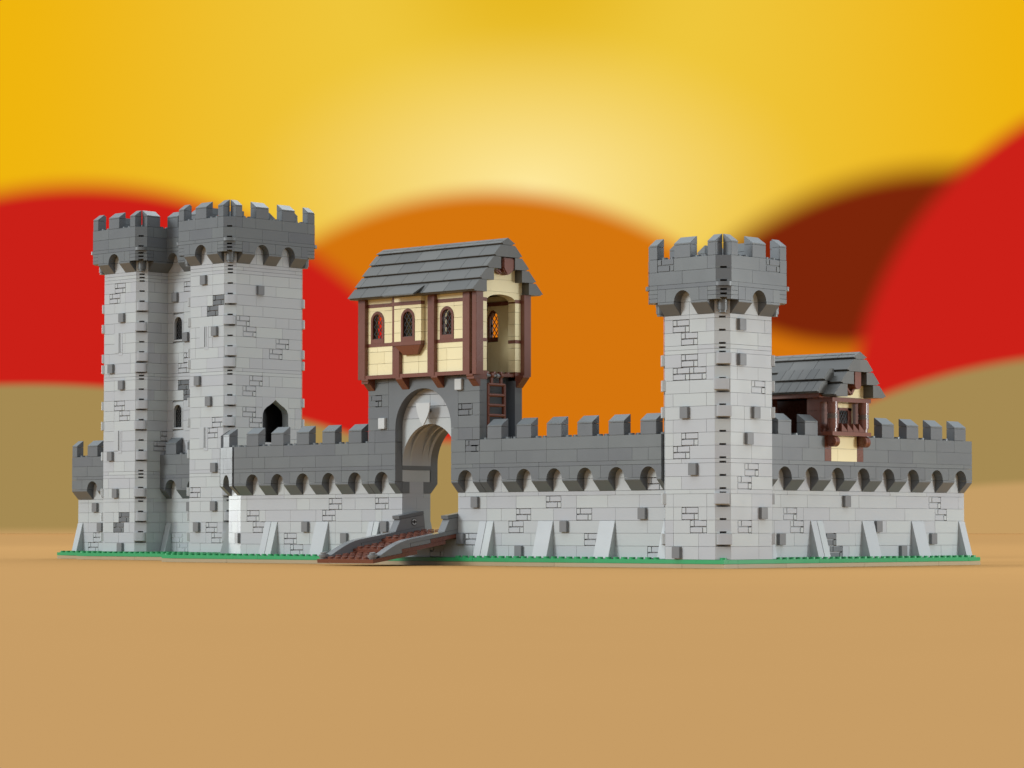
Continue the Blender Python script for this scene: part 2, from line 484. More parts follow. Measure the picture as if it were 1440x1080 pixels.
gme.materials.append(gm); gr = bpy.data.objects.new('ground', gme); COL.objects.link(gr); gr.location = (0, 0, -.8)
gr['kind'] = 'structure'; gr['label'] = 'smooth sandy brown ground the castle stands on'

# ================================================================== BASES
def base(label, x0, x1, y0, y1, stud_cells, depth=None):
    root = thing('base_plate', label, 'base plate', ((x0+x1)/2, y0, -.8), 'base plates under the castle')
    for nm, mat, za, zb, offs in (('green_plate', GREEN, -.4, 0, 0), ('tan_plate', SAND, -.8, -.4, 5)):
        mb = MB(); fr = FR(y0); x = x0; first = True
        while x < x1-.01:
            w = 16-offs if first else 16; first = False
            e = min(x1, x+w) if x1-x-w > 1 else x1
            mb.box(fr, x+.015, e-.015, -2.0, 0, za+.015, zb-.01); x = e
        fr = RT(x1); y = y0+2.0; first = True
        while y < y1-.01:
            w = 12-offs if first else 12; first = False
            e = min(y1, y+w) if y1-y-w > 1 else y1
            mb.box(fr, y+.015, e-.015, -2.0, 0, za+.015, zb-.01); y = e
        if depth:
            mb.box(FR(y0), x0+.02, x1-2, -depth, -2.0, za+.015, zb-.012); mb.box(RT(x1), y0+depth, y1-.02, -depth, -2.0, za+.015, zb-.012)
            mb.box(FR(y0+depth), x0+.02, x0+12, -10, 0, za+.015, zb-.012)
        else: mb.box(FR(y0), x0+.02, x1-2, -(y1-y0), -2.0, za+.015, zb-.012)
        if nm == 'green_plate':
            for (sx, sy) in stud_cells: stud(mb, (sx, sy, -.02), .3, .2)
        obj(nm, mb, mat, root)
cells = [(-79.5+i, .5) for i in range(72) if not (-44 < -79.5+i < -35)]+[(-.5, 8.5+i) for i in range(32)]+[(-.4, .4)]
cells += [(-79.5+i, 1.5+j) for i in range(11) for j in range(0, 9)]
base('large base plate under the corner tower, gate and both front walls', -80, 0, 0, 40.1, cells, depth=8)
cells = [(-108.2+i, 11.0+j) for i in range(28) for j in range(0, 6) if not ((-107.3 < -108.2+i < -99.3 or -91.3 < -108.2+i < -83.3) and j > 1)]
base('base plate under the two tall keep towers', -108.7, -80.02, 10.4, 26, cells)
base('short end base plate left of the keep towers', -117.6, -108.72, 14.2, 24, [(-117.1+i, 14.7+j) for i in range(9) for j in range(2)])

# ================================================================== CORNER TOWER
near_spec = 'BBBBBPBBPBBBBBBBBPPBBP'
tower('corner_tower', 'light grey corner tower nearest the viewer where the two front walls meet', -8, 0, 0, 8, near_spec, 0, 0,
      [('M', -6, 20.8), ('M', -5, 19.6), ('M', -5, 17.6-.0), ('M', -6, 16.4), ('M', -4, 16.4), ('P', -5, 13.0-.2), ('M', -5, 10.4), ('M', -6, 9.2), ('P', -4, 7.6), ('M', -5, 3.6), ('M', -4, 2.4), ('P', -6, 0)],
      [('P', 2, 20.8), ('P', 2, 17.6), ('M', 4, 15.2), ('P', 4, 12.8), ('P', 3, 10.4), ('M', 3, 7.6), ('M', 2, 6.4), ('P', 5, 3.6), ('M', 2, 2.4)],
      [18.25, 15.9, 13.45, 5.5, 1.8],
      {k: ([4], [(1, 2), (4, 6), (8, 9)]) for k in 'FRBL'},
      masons={'F': [(-7, 26.4)], 'R': [(5, 26.4)]})

# ================================================================== KEEP
kspec = 'BBBBBPBBPPBBBBBBBBBPPBBBBBBBBBPPP'
XR = -83.3; Y0 = 12.4
kq = [29.0, 26.6, 23.05, 21.75, 17.4, 15.0, 11.4, 7.05, 4.2, 1.85]
offx = .7
T1 = tower('keep_tower', 'leftmost tall light grey tower with a crenellated dark crown', XR-24, XR-16, Y0, Y0+12, kspec, .7, .4,
      [('M', -105, 30.8), ('M', -106, 29.6), ('P', -104, 27.2), ('P', -106, 21.2), ('P', -104, 19.2), ('M', -105, 16.8), ('M', -104, 15.6), ('P', -106, 10.8), ('P', -105, 6.4), ('D', -104, 3.6), ('D', -105, 2.4), ('P', -104, 0)],
      [('M', 14, 12.0), ('M', 15, 13.2, 1)],
      kq, {'F': ([4], [(1, 2), (4, 6), (8, 9)]), 'R': ([], [(1, 3)]), 'B': ([4], [(1, 2), (4, 6), (8, 9)]), 'L': ([4, 8], [(1, 2), (4, 6), (8, 10), (12, 13)])}, group='tall towers of the keep')
DOOR = (17.4, 21.4, 12.8, 18.0)
T2 = tower('keep_tower', 'tall light grey tower with a pointed doorway above the wall walk', XR-8, XR, Y0, Y0+12, kspec, .7, .4,
      [('P', -89, 30.8), ('D', -87, 28.4), ('D', -88, 27.2), ('P', -87, 24.8), ('P', -90, 19.2), ('P', -88, 16.8), ('M', -87, 14.4), ('M', -88+.0, 13.2), ('P', -87, 9.2), ('M', -91+0, 6.4), ('P', -87, 4.8), ('P', -90, 2.4), ('M', -88, 2.4), ('M', -87, 1.2)],
      [('P', 16, 29.6), ('M', 13, 26.0), ('M', 14, 24.8), ('M', 19, 23.6), ('M', 18, 22.4), ('M', 15, 19.2), ('M', 14, 18.0), ('M', 14, 15.6), ('M', 15, 14.4)],
      kq, {'F': ([4], [(1, 2), (4, 6), (8, 9)]), 'R': ([4, 8], [(1, 2), (4, 6), (8, 10), (12, 13)]), 'B': ([4], [(1, 2), (4, 6), (8, 9)]), 'L': ([4, 8], [(1, 2), (4, 6), (8, 10), (12, 13)])}, hole_r=[DOOR], group='tall towers of the keep')
# pointed doorway in the second tower
fr = RT(XR); mb = MB(); c = 19.4
half = [(0, 18.0), (.0, 17.72), (.35, 17.45), (.8, 17.15), (1.35, 16.85), (1.75, 16.5), (1.92, 16.1), (1.95, 15.7), (1.95, 12.8), (2.0, 12.8), (2.0, 18.0)]
from mathutils.geometry import tessellate_polygon
for sg in (-1, 1):
    out_ = [(c+sg*a, z) for a, z in half]
    base_i = len(mb.v); n_ = len(out_)
    mb.v += [fr.P(s, -1.0, z) for s, z in out_]+[fr.P(s, -.0, z) for s, z in out_]
    for t in tessellate_polygon([[Vector((s, z, 0)) for s, z in out_]]):
        mb.f.append([base_i+i for i in t]); mb.f.append([base_i+n_+i for i in t][::-1])
    for i in range(n_):
        j = (i+1) % n_; mb.f.append([base_i+i, base_i+j, base_i+n_+j, base_i+n_+i])
obj('doorway', mb, LIGHT, T2)
mb = MB(); mb.box(RT(XR), 15.0, 23.0, -3.2, -3.0, 10, 19); obj('passage_dark_sheet', mb, BLACK, T2)  # black sheet added behind the doorway to make the inside look unlit
# arrow slits: raised jamb strips and a black strip painted for the opening's shade
def slit(root, fr, s, z):
    mb = MB()
    mb.box(fr, s-.95, s-.12, -.05, .03, z, z+2.36); mb.box(fr, s+.05, s+.2, -.05, .05, z+.02, z+2.36); mb.box(fr, s+.28, s+.55, -.05, .03, z+.02, z+2.36)
    mb.box(fr, s-.12, s+.55, -.05, .03, z-.3, z-.02)
    o = obj('arrow_slit', mb, LIGHT, root)
    mb = MB(); mb.box(fr, s-.12, s+.05, -.3, .014, z+.02, z+2.36); obj('slit_shade_strip', mb, BLACK, o)
for z in (23.7, 12.1): slit(T1, FR(Y0), -103.35, z)
for z in (23.7, 12.1): slit(T2, FR(Y0), -87.6, z)

# wall between the keep towers
KW = thing('keep_wall', 'tall recessed wall with two leaded windows between the keep towers', 'wall', (-95.3, 18, 0))
fr = FR(Y0+4); L = rows(0, kspec); zc = L[-1][1]
wins = [(-98.0, 25.2), (-98.0, 14.8)]
holes = [(s-.3, s+1.7, z-.2, z+3.0) for s, z in wins]
feats = [('P', -99, 29.6), ('P', -97, 24.8), ('M', -97, 30.8), ('M', -98, 21.2), ('M', -97, 22.4), ('D', -98, 19.2), ('D', -97, 18.0)]
res = facade_feats(KW, fr, feats, .7)
mb = MB(); lay(mb, fr, -99.3, -91.3, L+[(zc, zc+B), (zc+B, zc+2*B)], res=res+holes)
holed(mb, fr, -99.28, -91.32, 8.8, zc+2*B, -1, -.26, holes=[]) if False else None
# backing wall pieces round the two windows
for a, b, za, zb in ((-99.28, -98.3, .02, zc+2.4), (-96.3, -91.32, .02, zc+2.4), (-98.3, -96.3, .02, 14.6), (-98.3, -96.3, 17.8, 25.0), (-98.3, -96.3, 28.2, zc+2.4)):
    mb.box(fr, a, b, -1, -.26, za, zb)
mb.box(fr, -99.28, -91.32, -8, -7, .02, zc+4); mb.box(fr, -99.28, -91.32, -7, -1, zc+3, zc+4)
for s, z in wins:
    cc = s+.7
    arch_piece(mb, fr, s-.3+G, s+1.7-G, z, z+3.0-G, cc-.74, cc+.74, z+1.98, .74, -1, 0)
    mb.box(fr, s-.3+G, s+1.7-G, -1, 0, z-.2+G, z)
obj('wall_face', mb, LIGHT, KW)
for s, z in wins:
    cc = s+.7; mb = MB(); ring(mb, fr, cc, z, z+2.82, .84, .72, -.12, .05)
    w = obj('window', mb, LIGHT, KW); lattice(w, fr, cc-.72, cc+.72, z, z+2.7, -.35, step=.38, w=.05, arch=True)
parapet(KW, fr, -98.3, -92.3, zc, [-98.3, -94.3], [(-98.3, -96.3), (-94.3, -92.3)])

# ================================================================== CURTAIN WALLS
wall('curtain_wall', 'short low wall at the far left end beside the leftmost tower', FR(Y0+4), -116.3, -107.3,
     [('P', -114, 4.8), ('P', -113, 2.4), ('M', -115, 0), ('M', -114, 1.2)], .7+.0, [(-116.3, -115.3), (-110.3, -108.3)], [-113.3, -109.3], [(-116.3, -115.3), (-113.3, -111.3), (-109.3, -107.35)], (-112, 16.4, 0))
wall('curtain_wall', 'low wall deep in shade between the feet of the keep towers', Frame((0, Y0+3.95), (1, 0), (0, -1)), -99.28, -91.32,
     [('M', -99, 1.2), ('M', -98, 0), ('P', -96, 4.8)], .7, [(-99.25, -98.3)], [-98.3, -94.3], [(-98.3, -96.3), (-94.3, -92.3)], (-95.3, 16.4, 0), thick=.8)
Lf = [-66.5, -62.5, -58.5, -54.5, -50.5]
GL = wall('curtain_wall', 'front wall left of the gatehouse with five merlons', FR(1.5), -68.5, -47.5,
     [('M', -68, 3.6), ('M', -67, 2.4), ('P', -59, 2.4), ('M', -62, 1.2), ('M', -61, 0), ('M', -55, 4.8), ('M', -56, 3.6), ('P', -53, 1.2)], .5,
     [(-64.5, -62.5, True), (-56.5, -54.5)], Lf, [(a, a+2) for a in Lf], (-58, 1.5, 0))
Ra = [-30.5, -26.5, -22.5, -18.5, -14.5, -10.5]
wall('curtain_wall', 'front wall between the gatehouse and the corner tower', FR(1.5), -31.5, -7.9,
     [('M', -24, 4.8), ('M', -28, 3.6), ('M', -20, 3.6), ('P', -22, 2.4), ('P', -12, 3.6), ('M', -29, 2.4), ('P', -28, 0), ('M', -19, 1.2), ('M', -11, 0), ('M', -11, 6.4)], .5,
     [(-32.5+.02, -30.5, True), (-24.5, -22.5), (-16.5, -14.5), (-8.5, -7.3)], Ra, [(a, a+2) for a in Ra], (-20, 1.5, 0))
Rb = [8.5, 12.5, 16.5, 20.5, 24.5, 28.5, 32.5, 36.5]
WB = wall('curtain_wall', 'right hand wall running back from the corner tower under the timber hut', RT(-1.5), 7.1, 39.5,
     [('P', 19, 4.8), ('P', 24, 2.4), ('P', 33, 1.2), ('P', 28, 0), ('M', 10, 3.6), ('M', 11, 2.4), ('D', 16, 1.2), ('D', 17, 0), ('M', 33, 4.8), ('M', 34, 3.6), ('P', 9, 1.2)], .5,
     [(6.6, 8.4), (14.5, 16.4, True), (22.5, 24.4), (30.5, 32.5), (38.45, 39.5)], [8.5, 12.5, 16.5, 20.5, 24.5, 28.5, 32.5, 36.5],
     [(a, a+2) for a in (8.5, 12.5, 24.5, 28.5, 32.5, 36.5)], (-1.5, 23, 0), phole=[(15.5, 21.5, 9.2, 11.6)])
# the hinged corner: two wall pieces turned away from the front
a = math.radians(-21.8); S1 = (math.cos(a), math.sin(a)); N1 = (math.sin(a), -math.cos(a))
wall('curtain_wall', 'narrow pale wall piece turned towards the left at the hinged corner', Frame((-68.53, 1.52), S1, N1), -4, 0, [('P', -1.05, 1.2)], 0, [], [-3], [(-3, -1)], (-70.4, 2.3, 0), thick=1.6)
P2 = Vector((-68.53, 1.52))-Vector(S1)*4
wall('curtain_wall', 'wall piece receding from the hinged corner towards the keep', Frame(P2, (SQ, -SQ), (-SQ, -SQ)), -12.5, -.05, [], 0, [(-2.2, -.6)], [-3, -7, -11], [(-3, -1), (-7, -5), (-11, -9)], (P2.x-4.5, P2.y+4.5, 0), thick=1.6)

# ================================================================== GATEHOUSE
GH = thing('gatehouse', 'dark grey gatehouse block with a tall arched gate and hanging shield', 'gatehouse', (-39.5, 3.5, 0))
F0 = FR(.5); F1 = FR(1.5); gx0, gx1 = -47.5, -31.5; ox0, ox1 = -43.5, -35.5
mb = MB()  # light grey lower piers
LL = rows(0, 'BBBBBP')
resp = facade_feats(GH, F1, [('M', -48, 4.8), ('P', -47, 2.4), ('P', -34, 4.8), ('P', -36, 1.2), ('M', -35, 1.2)], .5)
for s0, s1, f_ in ((gx0, ox0, RT(ox0)), (ox1, gx1, LF(ox1))):
    mb = MB()
    lay(mb, F1, s0, s1, LL+[(6.4, 7.6), (7.6, 8.8)], res=resp)
    mb.box(F1, s0+.02, s1-.02, -3.95, -.26, .02, 8.78)
    lay(mb, f_, 1.52, 5.5, LL, thick=.2)
    mb.box(f_, 2.5, 4.5, -.1, .0, 6.42, 7.58); mb.box(f_, 1.52, 5.5, -.1, 0, 7.62, 8.78)
    obj('gate_pier', mb, LIGHT, GH)
mb = MB(); lay(mb, F1, ox0, ox1, [(0, 1.2), (1.2, 1.8)], res=[(-39.5, -37.5, 0, 1.2)]); mb.box(F1, ox0, ox1, -3.95, -.28, .02, 1.78); mb.box(F1, ox0, ox1, -3.95, -.8, 1.78, 2.0); obj('threshold_wall', mb, LIGHT, GH)
masonry(GH, F1, -39.5, 0, LIGHT)
buttress(GH, BK(5.5), ox0-2, ox0); buttress(GH, BK(5.5), ox1, ox1+2)
buttress(GH, F1, -48.4, -46.8, True)
# dark upper body
mb = MB(); Z0 = 8.8
archR = 4.0; zsp = 12.95
ms = [(-47.5, 15.2), (-34.5, 14.0), (-33.5, 10.4)]
LU = rows(8.8, 'P')+rows(9.2, 'BB')+rows(11.6, 'BB')+rows(14.0, 'BB')+[(16.4, 17.6), (17.6, 18.0)]
LU = rows(11.6, 'BBBBB')+[(17.6, 18.0)]
res = [(m_, m_+2, z, z+B) for m_, z in ms]
# brick courses either side of the arch ring, whose blocks reach one stud beyond the opening
archres = [(ox0-.0, ox1+.0, 9.2, 12.8), (ox0-1, ox1+1, 12.8, 18.1)]
lay(mb, F0, gx0, gx1, LU, res=res+archres, thick=.5)
arch_piece(mb, F0, ox0-1+G, ox1+1-G, 12.8+G, 18.0-G, ox0, ox1, 12.95, 3.95, -.98, 0, n=28)
mb.box(F0, gx0+.02, ox0-.005, -.98, -.4, 11.62, 18); mb.box(F0, ox1+.005, gx1-.02, -.98, -.4, 11.62, 18)
F6 = FR(5.5)
arch_piece(mb, F6, gx0, gx1, 8.8, 18.0, ox0, ox1, 9.4, 4.0, -1, 0, n=28)
lay(mb, LF(gx0), .52, 6.48, rows(9.2, 'BB')+LU, thick=.3); mb.box(LF(gx0), .55, 6.45, -1, -.25, 8.8, 17.98)
fr = RT(gx1); lay(mb, fr, .51, 1.5, LU, thick=.4); lay(mb, fr, 5.5, 6.49, rows(9.2, 'BB')+LU, thick=.4)
fr2 = RT(gx1-1.2); lay(mb, fr2, 1.5, 5.5, rows(9.2, 'BB')+LU, thick=.3); mb.box(fr2, 1.5, 5.5, -1, -.25, 8.8, 17.98)
mb.box(fr, .6, 1.49, -1.3, -.35, 8.8, 17.98); mb.box(fr, 5.51, 6.4, -1.3, -.35, 8.8, 17.98)
mb.box(FR(1.0), gx0+.5, gx1-1.3, -5, -.0, 17.6, 17.99)
mb.box(F1, gx0+.3, ox0-.0, -4, 0.02, 8.8, 17.5); mb.box(F1, ox1+.0, gx1-2.0, -4, .02, 8.8, 17.5)
for f_ in (RT(ox0), LF(ox1)): mb.box(f_, 1.5, 5.5, -.1, .03, 8.8, 9.2)
obj('gate_block', mb, DARK, GH)
for m_, z in ms[:2]: masonry(GH, F0, m_, z, DARK)
parapet(GH, F1, gx0, ox0, 6.4, [-46.5], [], studs=False, thick=.95)
parapet(GH, F1, ox1, gx1, 6.4, [-34.5], [], studs=False, thick=.95, masons=[(-33.5, 10.4)])
for f_ in (RT(ox0), LF(ox1)):
    for y_ in ((.55, 2.5), (4.5, 6.45)):
        mb = MB()
        if y_[0] < 1: mb.box(f_, 1.5, 2.5, -.1, .02, 6.42, 7.58); mb.box(f_, .52, 1.5, -.5, .012, 7.62, 9.18)
        else: mb.box(f_, 4.5, 5.5, -.1, .02, 6.42, 7.58); mb.dz(BK(5.5), [(-.1, 6.42), (.04, 6.42), (1, 7.4), (1, 8.8), (-.1, 8.8)], f_.o.x-(0 if f_.n.x < 0 else 1), f_.o.x+(1 if f_.n.x < 0 else 0))
        obj('jamb_stone', mb, DARK, GH)
# pale tympanum wall and vault ribs
mb = MB()
TL = rows(9.2, 'BBBBBBB')
arch_piece(mb, F1, ox0+.01, ox1-.01, 9.22, 13.9, ox0+.03, ox1-.03, 9.4, 3.95, -.45, 0, n=28)
lay(mb, F1, ox0+.01, ox1-.01, [(13.92, 15.12), (15.14, 16.3), (16.32, 17.5)], thick=.5)
obj('tympanum', mb, LIGHT, GH)
mb = MB()
arch_piece(mb, F1, ox0+.01, ox1-.01, 9.22, 14.5, ox0+.03, ox1-.03, 9.4, 4.75, -1.0, -.45, n=28)
arch_piece(mb, F1, ox0+.01, ox1-.01, 9.22, 14.5, ox0+.03, ox1-.03, 9.4, 3.97, -1.25, -1.0, n=28)
arch_piece(mb, F1, ox0+.01, ox1-.01, 9.22, 14.5, ox0+.03, ox1-.03, 9.4, 4.6, -2.7, -1.25, n=28)
arch_piece(mb, F1, ox0+.01, ox1-.01, 9.22, 14.5, ox0+.03, ox1-.03, 9.4, 3.97, -2.95, -2.7, n=28)
arch_piece(mb, F1, ox0+.01, ox1-.01, 9.22, 14.5, ox0+.03, ox1-.03, 9.4, 4.75, -3.6, -2.95, n=28)
arch_piece(mb, F1, ox0+.01, ox1-.01, 9.22, 14.5, ox0+.03, ox1-.03, 9.4, 3.97, -3.98, -3.6, n=28)
obj('vault', mb, LIGHT, GH)
mb = MB()
half = [(0, 13.1), (.35, 13.55), (.68, 14.1), (.9, 14.65), (.98, 15.1), (.98, 15.43)]
pts = [(-39.5-a_, z) for a_, z in half[::-1]]+[(-39.5+a_, z) for a_, z in half[1:]]
mb.sz(F0, pts, -.12, .02); o = obj('shield', mb, PALE, GH, bevel=.02)
mb = MB(); mb.cyl(F0.P(-39.5, -1.05, 14.7), .2, F0.n*.95, 12); obj('shield_peg', mb, DARK, o)
for s, z in ((-34.75, 16.55), (-45.75, 12.95)):
    mb = MB(); mb.box(F0, s, s+.95, -.1, .3, z, z+1.1); obj('protruding_stone', mb, PALE, GH, bevel=.03, label='pale stone block')

# ================================================================== TIMBER HOUSE
TH = thing('timber_house', 'half timbered room with arched leaded windows and grey roof above the gate', 'house', (-39.5, 3.5, 18))
hx0, hx1, hy0, hy1 = -47.5, -31.5, -.1, 7.1
FF = FR(hy0); HZ = 18.0; HT = 26.2
wc = [-45.5, -40.5, -35.5]
def tanwall(mb, fr, a0, a1, holes, zt=HT):
    lay(mb, fr, a0, a1, rows(18.35, 'BBB')[:2]+[(20.75, 21.3), (21.3, 22.5), (22.5, 23.7), (23.7, 24.9), (24.9, zt)], res=holes, thick=.35)
    holed(mb, fr, a0+.02, a1-.02, 18.0, zt-.02, -.95, -.3, holes)
mb = MB()
hol = [(c_-1, c_+1, 21.6, 24.9) for c_ in wc]
tanwall(mb, FF, hx0, hx1, hol)
for c_ in wc: arch_piece(mb, FF, c_-1, c_+1, 23.9, 24.9, c_-.98, c_+.98, 23.9, .98, -.95, 0)
FB = BK(hy1)
tanwall(mb, FB, hx0, hx1, hol)
for c_ in wc: arch_piece(mb, FB, c_-1, c_+1, 23.9, 24.9, c_-.98, c_+.98, 23.9, .98, -.95, 0)
for f_ in (RT(hx1), LF(hx0)):
    for y_ in ((.86, 1.5), (5.5, 6.14)): pass
    lay(mb, f_, hy0+.02, 1.5, [(18.4, 19.6), (19.6, 20.8), (20.8, 22), (22, 23.2), (23.2, 24.4), (24.4, 25.4)], thick=.95 if f_.n.x > 0 else .45)
    lay(mb, f_, 5.5, hy1-.02, [(18.4, 19.6), (19.6, 20.8), (20.8, 22), (22, 23.2), (23.2, 24.4), (24.4, 25.4)], thick=.95 if f_.n.x > 0 else .45)
    arch_piece(mb, f_, hy0+.02, hy1-.02, 25.42, 26.3, 1.5, 5.5, 25.43, .62, -.95, 0, n=16)
    # stepped gable under the roof slabs
    for k, (a_, b_) in enumerate(((.4, 6.6), (1.4, 5.6), (2.4, 4.6), (3.0, 4.0))):
        mb.box(f_, a_, b_, -.95, -.02 if k else 0, 26.32+1.2*k if k else 26.32, 27.5+1.2*k)
# bay in the middle: stands a little proud
FBY = FR(hy0-.55)
bx0, bx1 = -42.5, -38.6
for a_, b_, za, zb in ((bx0, -41.5, 21.6, 24.9), (-39.5, bx1, 21.6, 24.9), (bx0, bx1, 24.92, 26.1)):
    lay(mb, FBY, a_, b_, [(za, zb)] if zb-za < 1.5 else [(za, 22.5), (22.5, 23.7), (23.7, zb)], thick=.5)
arch_piece(mb, FBY, -41.5, -39.5, 23.9, 24.9, -41.48, -39.52, 23.9, .98, -.5, 0)
obj('plaster_wall', mb, TAN, TH)
# timbers
posts = [(-47.94, -46.94), (-42.92, -41.9), (-37.85, -36.88), (-32.9, -31.92)]
for a_, b_ in posts:
    mb = MB()
    top = 26.15 if a_ != posts[1][0] else 21.3
    mb.box(FF, a_, b_, -.1, .42, 17.97, top); 
    if top < 22: mb.box(FF, a_-.02, a_+.32, -.1, .42, 21.3, 26.15)
    obj('post', mb, BROWN, TH, bevel=.025)
for a_ in posts:
    mb = MB(); mb.box(FB, a_[0], a_[1], -.1, .42, 17.97, 26.15); obj('post', mb, BROWN, TH, bevel=.025)
for f_ in (RT(hx1), LF(hx0)):
    for a_, b_ in ((-.5, .5), (6.3, 7.3)):
        mb = MB(); mb.box(f_, a_, b_, -.1, .5, 17.97, 26.15); obj('post', mb, BROWN, TH, bevel=.025)
mb = MB()
for f_, p_ in ((FF, posts), (FB, posts)):
    segs = [(posts[i][1], posts[i+1][0]) for i in range(3)]
    for i, (a_, b_) in enumerate(segs):
        mb.box(f_, a_, b_, -.1, .36, 18.0, 18.38)
        if f_ is FF and i == 1: continue
        mb.box(f_, a_, b_, -.1, .04, 21.28, 21.62); mb.box(f_, a_, b_, -.1, .04, 25.28, 25.64)
mb.box(FBY, bx0-.35, bx1, -.5, .04, 21.22, 21.62); mb.box(FBY, bx0-.35, bx1+.0, -.5, .04, 25.25, 25.62)
for f_ in (RT(hx1), LF(hx0)):
    for a_, b_ in ((.5, 1.5), (5.5, 6.3)):
        dd = -.96 if f_.n.x > 0 else -.45; mb.box(f_, a_, b_, dd, .03, 18.0, 18.4); mb.box(f_, a_, b_, dd, .03, 21.28, 21.62); mb.box(f_, a_, b_, dd, .03, 25.28, 25.64)
    mb.box(f_, .5, 1.5, -.6, .02, 25.2, 25.6) if False else None
    mb.box(f_, -.4, 1.5, -.9, .5 if False else .06, 17.55, 18.02); mb.box(f_, 5.5, 7.2, -.9, .06, 17.55, 18.02)
    mb.box(f_, 1.5, 5.5, -1.2, -.15, 17.9, 18.2)
    for y_ in (2, 3, 4, 5): stud(mb, f_.P(y_, -.6, 18.2), .28, .18)
mb.box(FR(hy0), hx0+.5, hx1-.9, -7.0, -.2, 18.0, 18.3)   # floor
for y_ in (1, 6.0): mb.box(FR(y_), hx0+1, hx1-1, -.1, .0, 25.2, 25.6)
mb.box(RT(-43.3), .9, 6.1, -.4, 0, 18.3, 26); mb.box(RT(-38), .9, 6.1, -.4, 0, 18.3, 26)  # inner partitions, added to block light so the windows look dark
obj('beams_and_light_blocks', mb, BROWN, TH)
for a_, b_ in [(p[0]+.45, p[1]+.45) for p in posts]:
    corbel(TH, Frame((0, .5), (1, 0), (0, -1)), a_, b_, 16.85, mat=BROWN, name='bracket')
corbel(TH, RT(gx1), 5.6, 6.6, 16.85, mat=BROWN, name='bracket')
# bulge below the bay
mb = MB()
zt, zb = 21.2, 20.25
v0 = [FBY.P(bx0+.15, .12, zt), FBY.P(bx1+.02, .12, zt), FBY.P(bx1+.02, -.5, zt), FBY.P(bx0+.15, -.5, zt)]
v1 = [FBY.P(bx0+1.15, -.2, zb), FBY.P(bx1-.7, -.2, zb), FBY.P(bx1-.7, -.5, zb), FBY.P(bx0+1.15, -.5, zb)]
i0 = len(mb.v); mb.v += v0+v1; mb.f += [[i0, i0+1, i0+2, i0+3], [i0+7, i0+6, i0+5, i0+4]]+[[i0+k, i0+(k+1) % 4, i0+4+(k+1) % 4, i0+4+k] for k in range(4)]
obj('bay_bracket', mb, BROWN, TH, bevel=.03)
for c_ in wc:
    for f_ in ((FBY if c_ == -40.5 else FF), FB):
        mb = MB(); ring(mb, f_, c_, 22.05, 24.9, .98, .68, -.45, .06); mb.box(f_, c_-.98, c_+.98, -.45, .06, 21.62, 22.08)
        w = obj('window', mb, BROWN, TH, bevel=.02)
        lattice(w, f_, c_-.68, c_+.68, 22.08, 24.58, -.15, step=.55, w=.06, arch=True)
# roof
RO = None; mbr = MB(); rx0, rx1 = -48.5, -30.5; rf, rb = -1.5, 8.5
def slab(mb, x0, x1, ye, sgn, z, seams, depth=2.0, run=1.0, rise=1.2, lip=.13):
    """one course of sloped roof bricks; ye outer edge, sgn +1 rises towards +Y"""
    fr = Frame((0, ye), (1, 0), (0, -sgn))
    xs = [x0]+[s for s in seams if x0+.4 < s < x1-.4]+[x1]
    for a_, b_ in zip(xs[:-1], xs[1:]):
        mb.dz(fr, [(0, z+.15), (0, z+.2), (-run, z+rise-.015), (-depth, z+rise-.015), (-depth, z+.02), (-.3, z+.02), (-.26, z+.15)], a_+.02, b_-.02)
z = 26.1
for k in range(4):
    o_ = R.uniform(0, 3)
    s1_ = [rx0+o_+3*i for i in range(8)]; s2_ = [rx0+3-o_+3*i for i in range(8)]
    slab(mbr, rx0, rx1, rf+k, 1, z+1.2*k, s1_); slab(mbr, rx0, rx1, rb-k, -1, z+1.2*k, s2_)
zc_ = z+4.8
slab(mbr, rx0, rx1, 2.5, 1, zc_, [rx0+2*i for i in range(12)], depth=1.0, rise=.74); slab(mbr, rx0, rx1, 4.5, -1, zc_, [rx0+2*i for i in range(12)], depth=1.0, rise=.74)
mbr.box(FR(3.5), rx0+.3, rx1-.3, -.5, .5, zc_+.02, zc_+.5)
RO = obj('roof', mbr, SLATE, TH)
mb = MB(); fr = Frame((0, -2.35), (1, 0), (0, -1))
mb.dz(fr, [(0, 26.08), (0, 26.2), (-1.6, 27.12), (-1.55, 26.95), (-.2, 26.08)], -42.4, -38.0)
obj('raised_slate', mb, SLATE, RO, bevel=.015)
for xx in (rx1-.45, ):
    mb = MB(); f_ = RT(xx); mb.sz(f_, [(3.0, 29.65), (4.75, 29.65), (4.75, 28.9), (4.5, 28.45), (3.85, 27.95), (3.45, 27.95), (3.0, 28.6)], -.6, .3)
    mb.sz(f_, [(2.2, 28.45), (3.0, 28.45), (3.2, 28.0), (2.9, 28.0)], -.6, .0)
    obj('gable_ornament', mb, BROWN, RO, bevel=.12)

